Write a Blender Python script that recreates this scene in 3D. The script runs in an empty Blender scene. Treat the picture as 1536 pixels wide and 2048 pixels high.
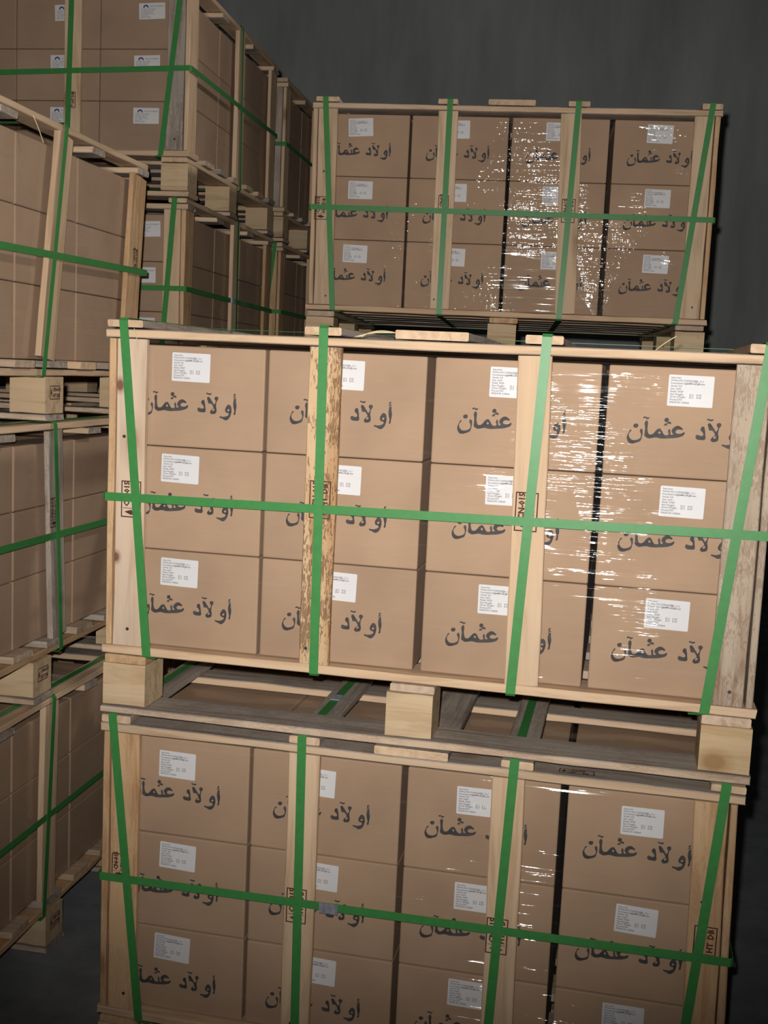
import bpy, bmesh, math, random
from mathutils import Vector, Matrix
random.seed(7)
SC = bpy.context.scene
COL = SC.collection

# ------------------------------------------------------------------ camera, light, exposure
EYE = Vector((0.0, 0.0, 1.3605))
R_ = Vector((0.98026, 0.19228, 0.04598)); U_ = Vector((-0.06836, 0.11147, 0.99141)); F_ = Vector((-0.1855, 0.97499, -0.12241))
cd = bpy.data.cameras.new('camera'); cam = bpy.data.objects.new('camera', cd); COL.objects.link(cam)
m = Matrix((R_, U_, -F_)).transposed().to_4x4(); m.translation = EYE
cam.matrix_world = m
cd.sensor_fit = 'VERTICAL'; cd.sensor_height = 36.0; cd.sensor_width = 27.0
cd.lens = 36.0 * 2279.3 / 2048.0
cd.clip_start = 0.05; cd.clip_end = 60
SC.camera = cam

# the camera's own flash, beside the lens, and the dim light of the hall
FLASH_W = 240.0
fl = bpy.data.lights.new('camera_flash', 'SPOT'); fo = bpy.data.objects.new('camera_flash', fl); COL.objects.link(fo)
fo.location = EYE + U_ * 0.05 - R_ * 0.03
fl.energy = FLASH_W; fl.shadow_soft_size = 0.011; fl.spot_size = math.radians(89); fl.spot_blend = 1.0
fl.color = (1.0, 0.97, 0.93)
aim = (F_ + U_ * 0.21 + R_ * 0.01).normalized()
fo.rotation_euler = aim.to_track_quat('-Z', 'Y').to_euler()

wd = bpy.data.worlds.new('hall_ambient'); SC.world = wd; wd.use_nodes = True
wd.node_tree.nodes['Background'].inputs[0].default_value = (0.68, 0.70, 0.72, 1)
wd.node_tree.nodes['Background'].inputs[1].default_value = 0.058
# a lamp of the hall, high on the right behind the front stack: it shines over the front stack on the left-hand ones
hl = bpy.data.lights.new('hall_lamp', 'SPOT'); ho = bpy.data.objects.new('hall_lamp', hl); COL.objects.link(ho)
hl.energy = 165.0; hl.color = (1.0, 0.95, 0.88); hl.shadow_soft_size = 0.10; hl.spot_size = math.radians(54); hl.spot_blend = 0.9
ho.location = (1.9, 3.9, 3.8)
ho.rotation_euler = (Vector((-1.2, 2.3, 1.65)) - Vector(ho.location)).to_track_quat('-Z', 'Y').to_euler()

SC.view_settings.view_transform = 'Standard'; SC.view_settings.look = 'None'
SC.view_settings.gamma = 1.0; SC.view_settings.use_curve_mapping = False
SC.view_settings.exposure = 0.0
GLYPHS = [[(450,-1040),(410,-1100),(390,-1170),(400,-1220),(430,-1260),(490,-1270),(550,-1250),(610,-1220),(630,-1160),(640,-1080),(630,-1030),(610,-1020),(590,-1060),(610,-1100),(610,-1160),(580,-1190),(530,-1210),(480,-1210),(440,-1180),(420,-1140),(430,-1090),(460,-1050)],[(520,-940),(560,-960),(530,-1010),(480,-980)],[(630,-840),(640,-820),(670,-820),(700,-830),(730,-830),(720,-850),(690,-860),(660,-840),(640,-850)],[(690,-880),(710,-900),(710,-990),(720,-1060),(740,-1100),(790,-1100),(830,-1060),(860,-1020),(910,-1000),(940,-1030),(970,-1080),(990,-1100),(1050,-1090),(1040,-1040),(1060,-1000),(1080,-1040),(1090,-1090),(1120,-1080),(1100,-1050),(1100,-1010),(1140,-960),(1190,-940),(1240,-960),(1270,-1000),(1220,-1000),(1180,-1010),(1160,-1040),(1170,-1060),(1200,-1070),(1260,-1060),(1300,-1040),(1290,-1090),(1240,-1120),(1170,-1140),(1090,-1150),(1000,-1160),(920,-1160),(850,-1150),(800,-1160),(740,-1170),(690,-1150),(670,-1130),(670,-1080),(670,-990),(660,-920)],[(900,-1050),(920,-1060),(920,-1080),(890,-1080)],[(1000,-820),(1040,-850),(1010,-890),(970,-870)],[(1000,-910),(1030,-930),(1010,-970),(970,-950)],[(1040,-880),(1080,-900),(1060,-940),(1010,-920)],[(1590,-930),(1620,-990),(1630,-1060),(1630,-1140),(1570,-1150),(1500,-1140),(1480,-1110),(1500,-1070),(1540,-1080),(1590,-1080),(1600,-1060),(1580,-1020),(1550,-990)],[(1640,-820),(1650,-800),(1680,-810),(1710,-810),(1740,-810),(1730,-830),(1700,-840),(1670,-830)],[(1680,-870),(1710,-890),(1740,-930),(1770,-970),(1790,-1000),(1810,-980),(1820,-940),(1800,-910),(1800,-880),(1830,-860),(1860,-870),(1870,-890),(1840,-950),(1830,-1010),(1830,-1040),(1840,-1090),(1830,-1150),(1790,-1170),(1740,-1170),(1720,-1140),(1740,-1100),(1780,-1060),(1770,-1030),(1730,-990),(1690,-990),(1670,-940),(1660,-890)],[(1760,-1100),(1780,-1080),(1800,-1080),(1790,-1110),(1770,-1120)],[(2060,-990),(2100,-1010),(2120,-1080),(2110,-1160),(2080,-1230),(2020,-1270),(1960,-1250),(1900,-1210),(1950,-1210),(2020,-1200),(2070,-1160),(2060,-1140),(2020,-1130),(2000,-1100),(2020,-1030)],[(2070,-1070),(2080,-1080),(2060,-1110),(2040,-1090)],[(2180,-870),(2200,-940),(2210,-1000),(2200,-1080),(2170,-1170),(2170,-1100),(2150,-1010),(2150,-930)],[(2140,-870),(2160,-850),(2150,-830),(2160,-800),(2190,-800),(2180,-820),(2170,-830),(2180,-840),(2200,-850),(2170,-860)]]

# ------------------------------------------------------------------ materials
def new_mat(name):
    mt = bpy.data.materials.new(name); mt.use_nodes = True
    nt = mt.node_tree; nt.nodes.clear()
    out = nt.nodes.new('ShaderNodeOutputMaterial')
    return mt, nt, out

def nd(nt, t, **kw):
    n = nt.nodes.new(t)
    for k, v in kw.items():
        if k.startswith('in_'):
            n.inputs[k[3:].replace('_', ' ')].default_value = v
        else: setattr(n, k, v)
    return n

def ramp(nt, stops):
    r = nt.nodes.new('ShaderNodeValToRGB')
    e = r.color_ramp.elements
    while len(e) < len(stops): e.new(0.5)
    for el, (p_, c) in zip(e, stops): el.position = p_; el.color = (*c, 1)
    return r

def mixc(nt, blend, fac, a, b):
    n = nt.nodes.new('ShaderNodeMix'); n.data_type = 'RGBA'; n.blend_type = blend
    for sock, v in ((n.inputs[0], fac), (n.inputs[6], a), (n.inputs[7], b)):
        if hasattr(v, 'is_linked'): nt.links.new(v, sock)
        elif isinstance(v, tuple): sock.default_value = (*v, 1)
        else: sock.default_value = v
    return n.outputs[2]

def mth(nt, op, a, b=None, clamp=False):
    n = nt.nodes.new('ShaderNodeMath'); n.operation = op; n.use_clamp = clamp
    for s, v in ((n.inputs[0], a), (n.inputs[1], b)):
        if v is None: continue
        if hasattr(v, 'is_linked'): nt.links.new(v, s)
        else: s.default_value = v
    return n.outputs[0]

def wood(name, light, dark, specks=0.0, knots=(), grey=0.0, scar=(), rnd=0.16):
    mt, nt, out = new_mat(name); L = nt.links.new
    tc = nd(nt, 'ShaderNodeTexCoord'); oi = nd(nt, 'ShaderNodeObjectInfo')
    off = nd(nt, 'ShaderNodeVectorMath', operation='SCALE'); off.inputs[0].default_value = (13.1, 7.7, 5.3); L(oi.outputs['Random'], off.inputs['Scale'])
    ad = nd(nt, 'ShaderNodeVectorMath', operation='ADD'); L(tc.outputs['Object'], ad.inputs[0]); L(off.outputs[0], ad.inputs[1])
    mp = nd(nt, 'ShaderNodeMapping'); mp.inputs['Scale'].default_value = (1.1, 14, 14); L(ad.outputs[0], mp.inputs[0])
    n1 = nd(nt, 'ShaderNodeTexNoise', in_Scale=3.0, in_Detail=7.0, in_Roughness=0.62, in_Distortion=0.8); L(mp.outputs[0], n1.inputs['Vector'])
    r1 = ramp(nt, [(0.30, dark), (0.52, light), (0.75, tuple(c * 1.08 for c in light))]); L(n1.outputs[0], r1.inputs[0])
    col = r1.outputs[0]
    # broad growth figure
    mp2 = nd(nt, 'ShaderNodeMapping'); mp2.inputs['Scale'].default_value = (0.7, 9, 9); L(ad.outputs[0], mp2.inputs[0])
    wv = nd(nt, 'ShaderNodeTexWave', in_Scale=1.6, in_Distortion=5.0, in_Detail=2.0); wv.bands_direction = 'Y'; L(mp2.outputs[0], wv.inputs['Vector'])
    col = mixc(nt, 'MULTIPLY', mth(nt, 'MULTIPLY', wv.outputs[1], 0.28), col, (0.80, 0.66, 0.50))
    # patches of stain
    n2 = nd(nt, 'ShaderNodeTexNoise', in_Scale=5.0, in_Detail=4.0); L(ad.outputs[0], n2.inputs['Vector'])
    r2 = ramp(nt, [(0.48, (0, 0, 0)), (0.72, (1, 1, 1))]); L(n2.outputs[0], r2.inputs[0])
    col = mixc(nt, 'MIX', mth(nt, 'MULTIPLY', r2.outputs[0], 0.35 + grey), col, tuple(0.55 * (a + b) * c for a, b, c in zip(light, dark, (0.82, 0.86, 0.92))))
    if specks:
        mp3 = nd(nt, 'ShaderNodeMapping'); mp3.inputs['Scale'].default_value = (42, 190, 190); L(ad.outputs[0], mp3.inputs[0])
        n3 = nd(nt, 'ShaderNodeTexNoise', in_Scale=1.6, in_Detail=5.0, in_Distortion=1.2); L(mp3.outputs[0], n3.inputs['Vector'])
        n4 = nd(nt, 'ShaderNodeTexNoise', in_Scale=11.0, in_Detail=2.0); L(ad.outputs[0], n4.inputs['Vector'])
        s = mth(nt, 'ADD', n3.outputs[0], mth(nt, 'MULTIPLY', n4.outputs[0], 0.9))
        r3 = ramp(nt, [(0.995, (0, 0, 0)), (1.09, (1, 1, 1))]); L(s, r3.inputs[0])
        col = mixc(nt, 'MIX', mth(nt, 'MULTIPLY', r3.outputs[0], specks), col, (0.13, 0.055, 0.025))
    # scattered small knots
    mp4 = nd(nt, 'ShaderNodeMapping'); mp4.inputs['Scale'].default_value = (3.2, 7, 7); L(ad.outputs[0], mp4.inputs[0])
    vo = nd(nt, 'ShaderNodeTexVoronoi', in_Scale=1.0, in_Randomness=1.0); L(mp4.outputs[0], vo.inputs['Vector'])
    r4 = ramp(nt, [(0.05, (1, 1, 1)), (0.10, (0.35, 0.35, 0.35)), (0.2, (0, 0, 0))]); L(vo.outputs['Distance'], r4.inputs[0])
    col = mixc(nt, 'MIX', mth(nt, 'MULTIPLY', r4.outputs[0], 0.7), col, (0.20, 0.095, 0.045))
    for (kx, ky, kr, kc) in list(knots):
        sx = nd(nt, 'ShaderNodeVectorMath', operation='SUBTRACT'); L(tc.outputs['Object'], sx.inputs[0]); sx.inputs[1].default_value = (kx, 0, ky)
        sm = nd(nt, 'ShaderNodeVectorMath', operation='MULTIPLY'); L(sx.outputs[0], sm.inputs[0]); sm.inputs[1].default_value = (0.75 / kr, 0, 1.0 / kr)
        ln = nd(nt, 'ShaderNodeVectorMath', operation='LENGTH'); L(sm.outputs[0], ln.inputs[0])
        rk = ramp(nt, [(0.35, (1, 1, 1)), (0.55, (0.5, 0.5, 0.5)), (0.95, (0, 0, 0))]); L(ln.outputs['Value'], rk.inputs[0])
        col = mixc(nt, 'MIX', mth(nt, 'MULTIPLY', rk.outputs[0], 0.9), col, kc)
    hs = nd(nt, 'ShaderNodeHueSaturation'); L(col, hs.inputs['Color'])
    L(mth(nt, 'ADD', mth(nt, 'MULTIPLY', oi.outputs['Random'], rnd), 1 - rnd * 0.6), hs.inputs['Value'])
    b = nd(nt, 'ShaderNodeBsdfPrincipled', in_Roughness=0.72); b.inputs['Specular IOR Level'].default_value = 0.25
    L(hs.outputs[0], b.inputs['Base Color'])
    bp = nd(nt, 'ShaderNodeBump', in_Strength=0.4, in_Distance=0.002); L(n1.outputs[0], bp.inputs['Height']); L(bp.outputs[0], b.inputs['Normal'])
    L(b.outputs[0], out.inputs[0])
    return mt

PINE = wood('pine_fresh', (0.60, 0.435, 0.290), (0.42, 0.275, 0.165))
PINE2 = wood('pine_orange', (0.56, 0.37, 0.21), (0.38, 0.20, 0.09), specks=0.15, grey=.1)
GREY = wood('wood_weathered', (0.40, 0.340, 0.285), (0.20, 0.165, 0.14), specks=0.25, grey=0.15)
PALE = wood('wood_pale', (0.56, 0.425, 0.310), (0.38, 0.275, 0.195), specks=0.2, grey=0.15)
SPOT = wood('pine_speckled', (0.60, 0.42, 0.25), (0.42, 0.24, 0.11), specks=0.7)
BARK = wood('wood_bark_stained', (0.40, 0.325, 0.25), (0.20, 0.115, 0.07), specks=0.35, grey=0.1)
KN = (0.16, 0.05, 0.03)
KNOT = wood('pine_pale_knotted', (0.60, 0.455, 0.335), (0.44, 0.32, 0.22), knots=[(0.195, 0.021, 0.015, KN), (-0.115, 0.024, 0.013, KN)])
BLOCK = wood('block_pine', (0.57, 0.425, 0.27), (0.40, 0.265, 0.14), grey=.1)
BLOCKK = wood('block_knotted', (0.62, 0.46, 0.28), (0.48, 0.32, 0.16), knots=[(-0.016, -0.022, 0.030, (0.34, 0.19, 0.08))])
WOODS = dict(p=PINE, o=PINE2, g=GREY, w=PALE, s=SPOT, b=BARK, k=KNOT)

def cardboard(name, base):
    mt, nt, out = new_mat(name); L = nt.links.new
    tc = nd(nt, 'ShaderNodeTexCoord'); oi = nd(nt, 'ShaderNodeObjectInfo')
    off = nd(nt, 'ShaderNodeVectorMath', operation='SCALE'); off.inputs[0].default_value = (9, 5, 7); L(oi.outputs['Random'], off.inputs['Scale'])
    ad = nd(nt, 'ShaderNodeVectorMath', operation='ADD'); L(tc.outputs['Object'], ad.inputs[0]); L(off.outputs[0], ad.inputs[1])
    n1 = nd(nt, 'ShaderNodeTexNoise', in_Scale=7.0, in_Detail=5.0); L(ad.outputs[0], n1.inputs['Vector'])
    r1 = ramp(nt, [(0.3, tuple(c * 0.90 for c in base)), (0.7, tuple(c * 1.07 for c in base))]); L(n1.outputs[0], r1.inputs[0])
    mp = nd(nt, 'ShaderNodeMapping'); mp.inputs['Scale'].default_value = (4, 4, 55); L(ad.outputs[0], mp.inputs[0])
    n2 = nd(nt, 'ShaderNodeTexNoise', in_Scale=3.0, in_Detail=4.0); L(mp.outputs[0], n2.inputs['Vector'])
    col = mixc(nt, 'MULTIPLY', mth(nt, 'MULTIPLY', n2.outputs[0], 0.16), r1.outputs[0], (0.6, 0.52, 0.45))
    hs = nd(nt, 'ShaderNodeHueSaturation'); L(col, hs.inputs['Color'])
    L(mth(nt, 'ADD', mth(nt, 'MULTIPLY', oi.outputs['Random'], 0.10), 0.95), hs.inputs['Value'])
    b = nd(nt, 'ShaderNodeBsdfPrincipled', in_Roughness=0.78); b.inputs['Specular IOR Level'].default_value = 0.2
    L(hs.outputs[0], b.inputs['Base Color'])
    bp = nd(nt, 'ShaderNodeBump', in_Strength=0.12, in_Distance=0.001); L(n2.outputs[0], bp.inputs['Height']); L(bp.outputs[0], b.inputs['Normal'])
    L(b.outputs[0], out.inputs[0])
    return mt
CARD = cardboard('kraft_cardboard', (0.425, 0.285, 0.187))
CARDL = cardboard('kraft_cardboard_worn', (0.400, 0.272, 0.183))

def plain(name, c, rough=0.6, spec=0.3, metal=0.0, scale=40.0, amt=0.15, bump=0.0):
    mt, nt, out = new_mat(name); L = nt.links.new
    tc = nd(nt, 'ShaderNodeTexCoord')
    n1 = nd(nt, 'ShaderNodeTexNoise', in_Scale=scale, in_Detail=5.0); L(tc.outputs['Object'], n1.inputs['Vector'])
    r = ramp(nt, [(0.3, tuple(x * (1 - amt) for x in c)), (0.7, tuple(min(1, x * (1 + amt)) for x in c))]); L(n1.outputs[0], r.inputs[0])
    b = nd(nt, 'ShaderNodeBsdfPrincipled', in_Roughness=rough, in_Metallic=metal); b.inputs['Specular IOR Level'].default_value = spec
    L(r.outputs[0], b.inputs['Base Color'])
    if bump:
        bp = nd(nt, 'ShaderNodeBump', in_Strength=bump, in_Distance=0.003); L(n1.outputs[0], bp.inputs['Height']); L(bp.outputs[0], b.inputs['Normal'])
    L(b.outputs[0], out.inputs[0])
    return mt
STRAP = plain('green_strap_plastic', (0.046, 0.205, 0.053), rough=0.42, spec=0.35, scale=90, amt=0.06)
SEAL = plain('crimped_seal_steel', (0.42, 0.41, 0.48), rough=0.33, metal=0.55, scale=120)
PAPER = plain('label_paper', (0.70, 0.69, 0.70), rough=0.55, scale=20, amt=0.03)
INK = plain('carton_ink', (0.055, 0.050, 0.052), rough=0.7, scale=60, amt=0.3)
TINK = plain('label_ink', (0.22, 0.22, 0.24), rough=0.7, scale=200, amt=0.2)
BLUE = plain('label_blue_ink', (0.06, 0.07, 0.22), rough=0.7, scale=200, amt=0.2)
BURN = plain('branded_ink', (0.075, 0.030, 0.020), rough=0.8, scale=120, amt=0.5)
NAILM = plain('nail_head', (0.07, 0.065, 0.06), rough=.5, metal=.6)
STRAW = plain('straw_splinter', (0.62, 0.50, 0.28), rough=0.6, scale=60)

FOFF = (2.35, 0.4, 1.15)
def film_mat(name, glint, rough, crease, fine, wav, thr, tilt):
    mt, nt, out = new_mat(name); L = nt.links.new
    tc = nd(nt, 'ShaderNodeTexCoord'); oi = nd(nt, 'ShaderNodeObjectInfo')
    off = nd(nt, 'ShaderNodeVectorMath', operation='SCALE'); off.inputs[0].default_value = (3.1, 4.7, 5.3); L(oi.outputs['Random'], off.inputs['Scale'])
    ad0 = nd(nt, 'ShaderNodeVectorMath', operation='ADD'); L(tc.outputs['Object'], ad0.inputs[0]); L(off.outputs[0], ad0.inputs[1])
    ad = nd(nt, 'ShaderNodeVectorMath', operation='ADD'); L(ad0.outputs[0], ad.inputs[0]); ad.inputs[1].default_value = FOFF
    mp = nd(nt, 'ShaderNodeMapping'); mp.inputs['Scale'].default_value = (1.3, 1.3, 30); mp.inputs['Rotation'].default_value = (0, 0.07, 0); L(ad.outputs[0], mp.inputs[0])
    n1 = nd(nt, 'ShaderNodeTexNoise', in_Scale=2.0, in_Detail=3.0, in_Roughness=0.5, in_Distortion=0.5); L(mp.outputs[0], n1.inputs['Vector'])
    n2 = nd(nt, 'ShaderNodeTexNoise', in_Scale=75.0, in_Detail=1.0); L(ad.outputs[0], n2.inputs['Vector'])
    n3 = nd(nt, 'ShaderNodeTexNoise', in_Scale=5.0, in_Detail=1.5); L(ad.outputs[0], n3.inputs['Vector'])
    n4 = nd(nt, 'ShaderNodeTexNoise', in_Scale=3.3, in_Detail=2.0); L(ad.outputs[0], n4.inputs['Vector'])
    mk = ramp(nt, [(thr, (0, 0, 0)), (thr + .14, (1, 1, 1))]); L(n4.outputs[0], mk.inputs[0])
    h = mth(nt, 'MULTIPLY', n1.outputs[0], mth(nt, 'ADD', mth(nt, 'MULTIPLY', mk.outputs[0], crease), crease * .25))
    h = mth(nt, 'ADD', h, mth(nt, 'MULTIPLY', n2.outputs[0], mth(nt, 'MULTIPLY', mk.outputs[0], fine)))
    h = mth(nt, 'ADD', h, mth(nt, 'MULTIPLY', n3.outputs[0], wav))
    sx = nd(nt, 'ShaderNodeSeparateXYZ'); L(tc.outputs['Object'], sx.inputs[0])
    h = mth(nt, 'ADD', h, mth(nt, 'MULTIPLY', sx.outputs[0], tilt))   # the sheet slopes a little from carton edge to post
    bp = nd(nt, 'ShaderNodeBump', in_Strength=1.0, in_Distance=1.0); L(h, bp.inputs['Height'])
    tr = nd(nt, 'ShaderNodeBsdfTransparent'); tr.inputs[0].default_value = (0.965, 0.96, 0.955, 1)
    gl = nd(nt, 'ShaderNodeBsdfAnisotropic'); gl.inputs['Roughness'].default_value = rough; L(bp.outputs[0], gl.inputs['Normal'])
    df = nd(nt, 'ShaderNodeBsdfDiffuse'); df.inputs[0].default_value = (0.75, 0.75, 0.77, 1)
    m1 = nd(nt, 'ShaderNodeMixShader'); m1.inputs[0].default_value = glint; L(tr.outputs[0], m1.inputs[1]); L(gl.outputs[0], m1.inputs[2])
    r = ramp(nt, [(0.62, (0, 0, 0)), (0.75, (1, 1, 1))]); L(n1.outputs[0], r.inputs[0])
    m2 = nd(nt, 'ShaderNodeMixShader'); L(mth(nt, 'ADD', mth(nt, 'MULTIPLY', r.outputs[0], 0.03), 0.008), m2.inputs[0]); L(m1.outputs[0], m2.inputs[1]); L(df.outputs[0], m2.inputs[2])
    L(m2.outputs[0], out.inputs[0])
    return mt
FILM = film_mat('stretch_film', 0.055, 0.055, 0.0085, 0.0003, 0.006, 0.46, -0.03)
FILMC = film_mat('stretch_film_crinkled', 0.055, 0.055, 0.0060, 0.0013, 0.009, 0.46, 0.03)

# ------------------------------------------------------------------ mesh helpers
def link(name, me, mat, parent=None):
    if mat is not None and len(me.materials) == 0: me.materials.append(mat)
    o = bpy.data.objects.new(name, me); COL.objects.link(o)
    if parent is not None: o.parent = parent
    return o

def tag(o, label, cat, group=None, kind=None):
    if label: o['label'] = label
    if cat: o['category'] = cat
    if group: o['group'] = group
    if kind: o['kind'] = kind
    return o

def board_mesh(L_, a, b, jit=0.0008, ch=0.0018, n=9, ragged=0.0):
    """a sawn board: grain along local X, chamfered edges, slightly wavy faces"""
    me = bpy.data.meshes.new('board'); V = []; Fc = []
    ch = min(ch, a * 0.2, b * 0.2)
    for i in range(n + 1):
        x = -L_ / 2 + L_ * i / n
        da, db = random.uniform(-jit, jit), random.uniform(-jit, jit)
        oy, oz = random.uniform(-jit, jit) * .6, random.uniform(-jit, jit) * .6
        A, B = a / 2 + da, b / 2 + db
        for (y, z) in ((-A + ch, -B), (A - ch, -B), (A, -B + ch), (A, B - ch), (A - ch, B), (-A + ch, B), (-A, B - ch), (-A, -B + ch)):
            ex = random.uniform(-ragged, ragged) if i in (0, n) else 0
            V.append((x + ex, y + oy, z + oz))
    for i in range(n):
        for k in range(8):
            Fc.append((i * 8 + k, (i + 1) * 8 + k, (i + 1) * 8 + (k + 1) % 8, i * 8 + (k + 1) % 8)[::-1])
    Fc.append(tuple(range(8))); Fc.append(tuple(n * 8 + k for k in range(8))[::-1])
    me.from_pydata(V, [], [f[::-1] for f in Fc])
    b_ = bmesh.new(); b_.from_mesh(me); bmesh.ops.recalc_face_normals(b_, faces=b_.faces); b_.to_mesh(me); b_.free(); me.update()
    return me

ROT = {'x': Matrix.Identity(4), 'y': Matrix.Rotation(math.pi / 2, 4, 'Z'), 'z': Matrix.Rotation(-math.pi / 2, 4, 'Y')}
def board(name, par, lo, hi, mat, axis, lean=None, ragged=0.0, jit=0.0008, ends=None, front=None):
    """board between two corners (crate coordinates), grain along axis; lean = shift of its far end"""
    c = [(lo[i] + hi[i]) / 2 for i in range(3)]; d = [hi[i] - lo[i] for i in range(3)]
    if axis == 'x': dim = (d[0], d[1], d[2])
    elif axis == 'y': dim = (d[1], d[0], d[2])
    else: dim = (d[2], d[1], d[0])
    dim = (dim[0], dim[1] - 3.3 * jit, dim[2] - 3.3 * jit)
    me = board_mesh(*dim, jit=jit, n=max(3, int(dim[0] / 0.09)), ragged=ragged)
    o = link(name, me, WOODS[mat] if isinstance(mat, str) else mat, par)
    if ends:                                   # sawn ends stay pale on a weathered board
        me.materials.append(WOODS[ends]); k = len(me.polygons)
        me.polygons[k - 1].material_index = me.polygons[k - 2].material_index = 1
    if front:                                  # a fresher sawn edge
        me.materials.append(WOODS[front])
        for f in me.polygons:
            if f.normal.y < -.8: f.material_index = 1
    M = ROT[axis].copy()
    if lean: M = Matrix.Rotation(lean, 4, 'Y') @ M
    M.translation = c
    o.matrix_basis = M
    return o

def child_at(o, par, M):
    """parent o to the part par, at M in the crate's coordinates"""
    o.parent = par; o.matrix_basis = par.matrix_basis.inverted() @ M
    return o

def curve_mesh(name, loops, smooth=True):
    cu = bpy.data.curves.new(name, 'CURVE'); cu.dimensions = '2D'; cu.fill_mode = 'BOTH'; cu.resolution_u = 5
    for lp in loops:
        sp = cu.splines.new('BEZIER' if smooth else 'POLY')
        if smooth:
            sp.bezier_points.add(len(lp) - 1)
            for bp, (x, y) in zip(sp.bezier_points, lp):
                bp.co = (x, y, 0); bp.handle_left_type = bp.handle_right_type = 'AUTO'
        else:
            sp.points.add(len(lp) - 1)
            for bp, (x, y) in zip(sp.points, lp): bp.co = (x, y, 0, 1)
        sp.use_cyclic_u = True
    ob = bpy.data.objects.new('tmp', cu); COL.objects.link(ob)
    me = bpy.data.meshes.new_from_object(ob.evaluated_get(bpy.context.evaluated_depsgraph_get()))
    bpy.data.objects.remove(ob); me.materials.clear()
    return me

def text_mesh(lines, size, gap, bold=0.0):
    """lines: (x, y, text) in metres"""
    bm = bmesh.new()
    for (x, y, s, sz) in lines:
        cu = bpy.data.curves.new('t', 'FONT'); cu.body = s; cu.size = sz; cu.resolution_u = 1; cu.offset = bold
        ob = bpy.data.objects.new('tmp', cu); COL.objects.link(ob)
        me = bpy.data.meshes.new_from_object(ob.evaluated_get(bpy.context.evaluated_depsgraph_get()))
        bpy.data.objects.remove(ob)
        me.transform(Matrix.Translation((x, y, 0))); bm.from_mesh(me)
    me = bpy.data.meshes.new('text'); bm.to_mesh(me); bm.free(); me.materials.clear()
    return me

UP = Matrix.Rotation(math.pi / 2, 4, 'X')          # drawing plane xy -> front face xz (facing -y)
SIDE = Matrix.Rotation(math.pi / 2, 4, 'Z') @ UP   # drawing plane xy -> right face yz (facing +x)

LETTERS = curve_mesh('carton_lettering', [[(x / 1e4, y / 1e4) for x, y in g] for g in GLYPHS])
LETTERS.materials.append(INK)

def rrect(w, h, r, n=4):
    pts = []
    for cx, cy, a0 in ((w / 2 - r, h / 2 - r, 0), (-w / 2 + r, h / 2 - r, 90), (-w / 2 + r, -h / 2 + r, 180), (w / 2 - r, -h / 2 + r, 270)):
        for i in range(n + 1):
            a = math.radians(a0 + 90 * i / n); pts.append((cx + r * math.cos(a), cy + r * math.sin(a)))
    return pts
def sheet(w, h, r=0.002, t=0.0003):
    pts = rrect(w, h, r); n = len(pts)
    me = bpy.data.meshes.new('sheet')
    me.from_pydata([(x, y, 0) for x, y in pts] + [(x, y, t) for x, y in pts], [],
                   [tuple(range(n))[::-1], tuple(range(n, 2 * n))] + [(i, (i + 1) % n, n + (i + 1) % n, n + i) for i in range(n)])
    me.update(); return me
LW, LH = 0.0715, 0.0505
LABEL = sheet(LW, LH); LABEL.materials.append(PAPER)
_x = -LW / 2 + 0.0035
LTXT = text_mesh([(_x, .0195, 'Importer:', .0042), (_x, .0150, 'Mobile:002 0100006274', .0042), (_x, .0105, 'Description:Hex Wood Screws', .0042),
                  (_x, .0060, 'Grade: 4.8', .0042), (_x, .0015, 'Size: 6x50', .0042), (_x, -.0030, 'Finish: WZP', .0042),
                  (_x, -.0075, 'Net Weight:', .0042), (_x, -.0115, 'Gross Weight:', .0042), (_x, -.0160, 'Pieces:2750', .0042), (_x, -.0205, 'MADE IN CHINA', .0042),
                  (-.002, -.0075, '25.2', .0042), (.0095, -.0075, 'KGS', .0042), (-.002, -.0115, '25.5', .0042), (.0095, -.0115, 'KGS', .0042)], 0, 0, bold=0.00012)
_b = bmesh.new(); _b.from_mesh(LTXT)
_am = LETTERS.copy(); _am.transform(Matrix.Translation((-0.0145, .0255, 0)) @ Matrix.Scale(0.125, 4) @ Matrix.Scale(1.0, 4)); _b.from_mesh(_am)
_am = LETTERS.copy(); _am.transform(Matrix.Translation((-0.0005, .0255, 0)) @ Matrix.Scale(0.09, 4)); _b.from_mesh(_am)
_b.to_mesh(LTXT); _b.free(); LTXT.materials.clear(); LTXT.materials.append(TINK)

BW, BH = 0.079, 0.045
BLABEL = sheet(BW, BH, 0.0006); BLABEL.materials.append(PAPER)
_x = -BW / 2 + 0.006
BTXT = text_mesh([(_x + .028, .0110, 'WOOD SCREWS', .0055), (_x, .0045, 'Description: Wood Screws', .0040), (_x, .0000, 'Size: 6x50   Finish: WZP', .0040), (_x, -.0045, 'Net Weight: 25 KGS', .0040),
                  (_x, -.0090, 'Gross Weight: 25.5 KGS', .0040), (_x, -.0135, 'Pieces: 2750', .0040), (_x, -.0180, 'MADE IN CHINA', .0040)], 0, 0, bold=0.0001)
BTXT.materials.append(TINK)
_arc = [(-.0085 * math.cos(math.pi * i / 12), .0085 * math.sin(math.pi * i / 12)) for i in range(13)]
_arc += [(.0045 * math.cos(math.pi * i / 12), .0045 * math.sin(math.pi * i / 12) - .0005) for i in range(13)]
BLOGO = curve_mesh('logo', [[(x - BW / 2 + .021, y + .0095) for x, y in _arc]], smooth=False); BLOGO.materials.append(BLUE)

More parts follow.
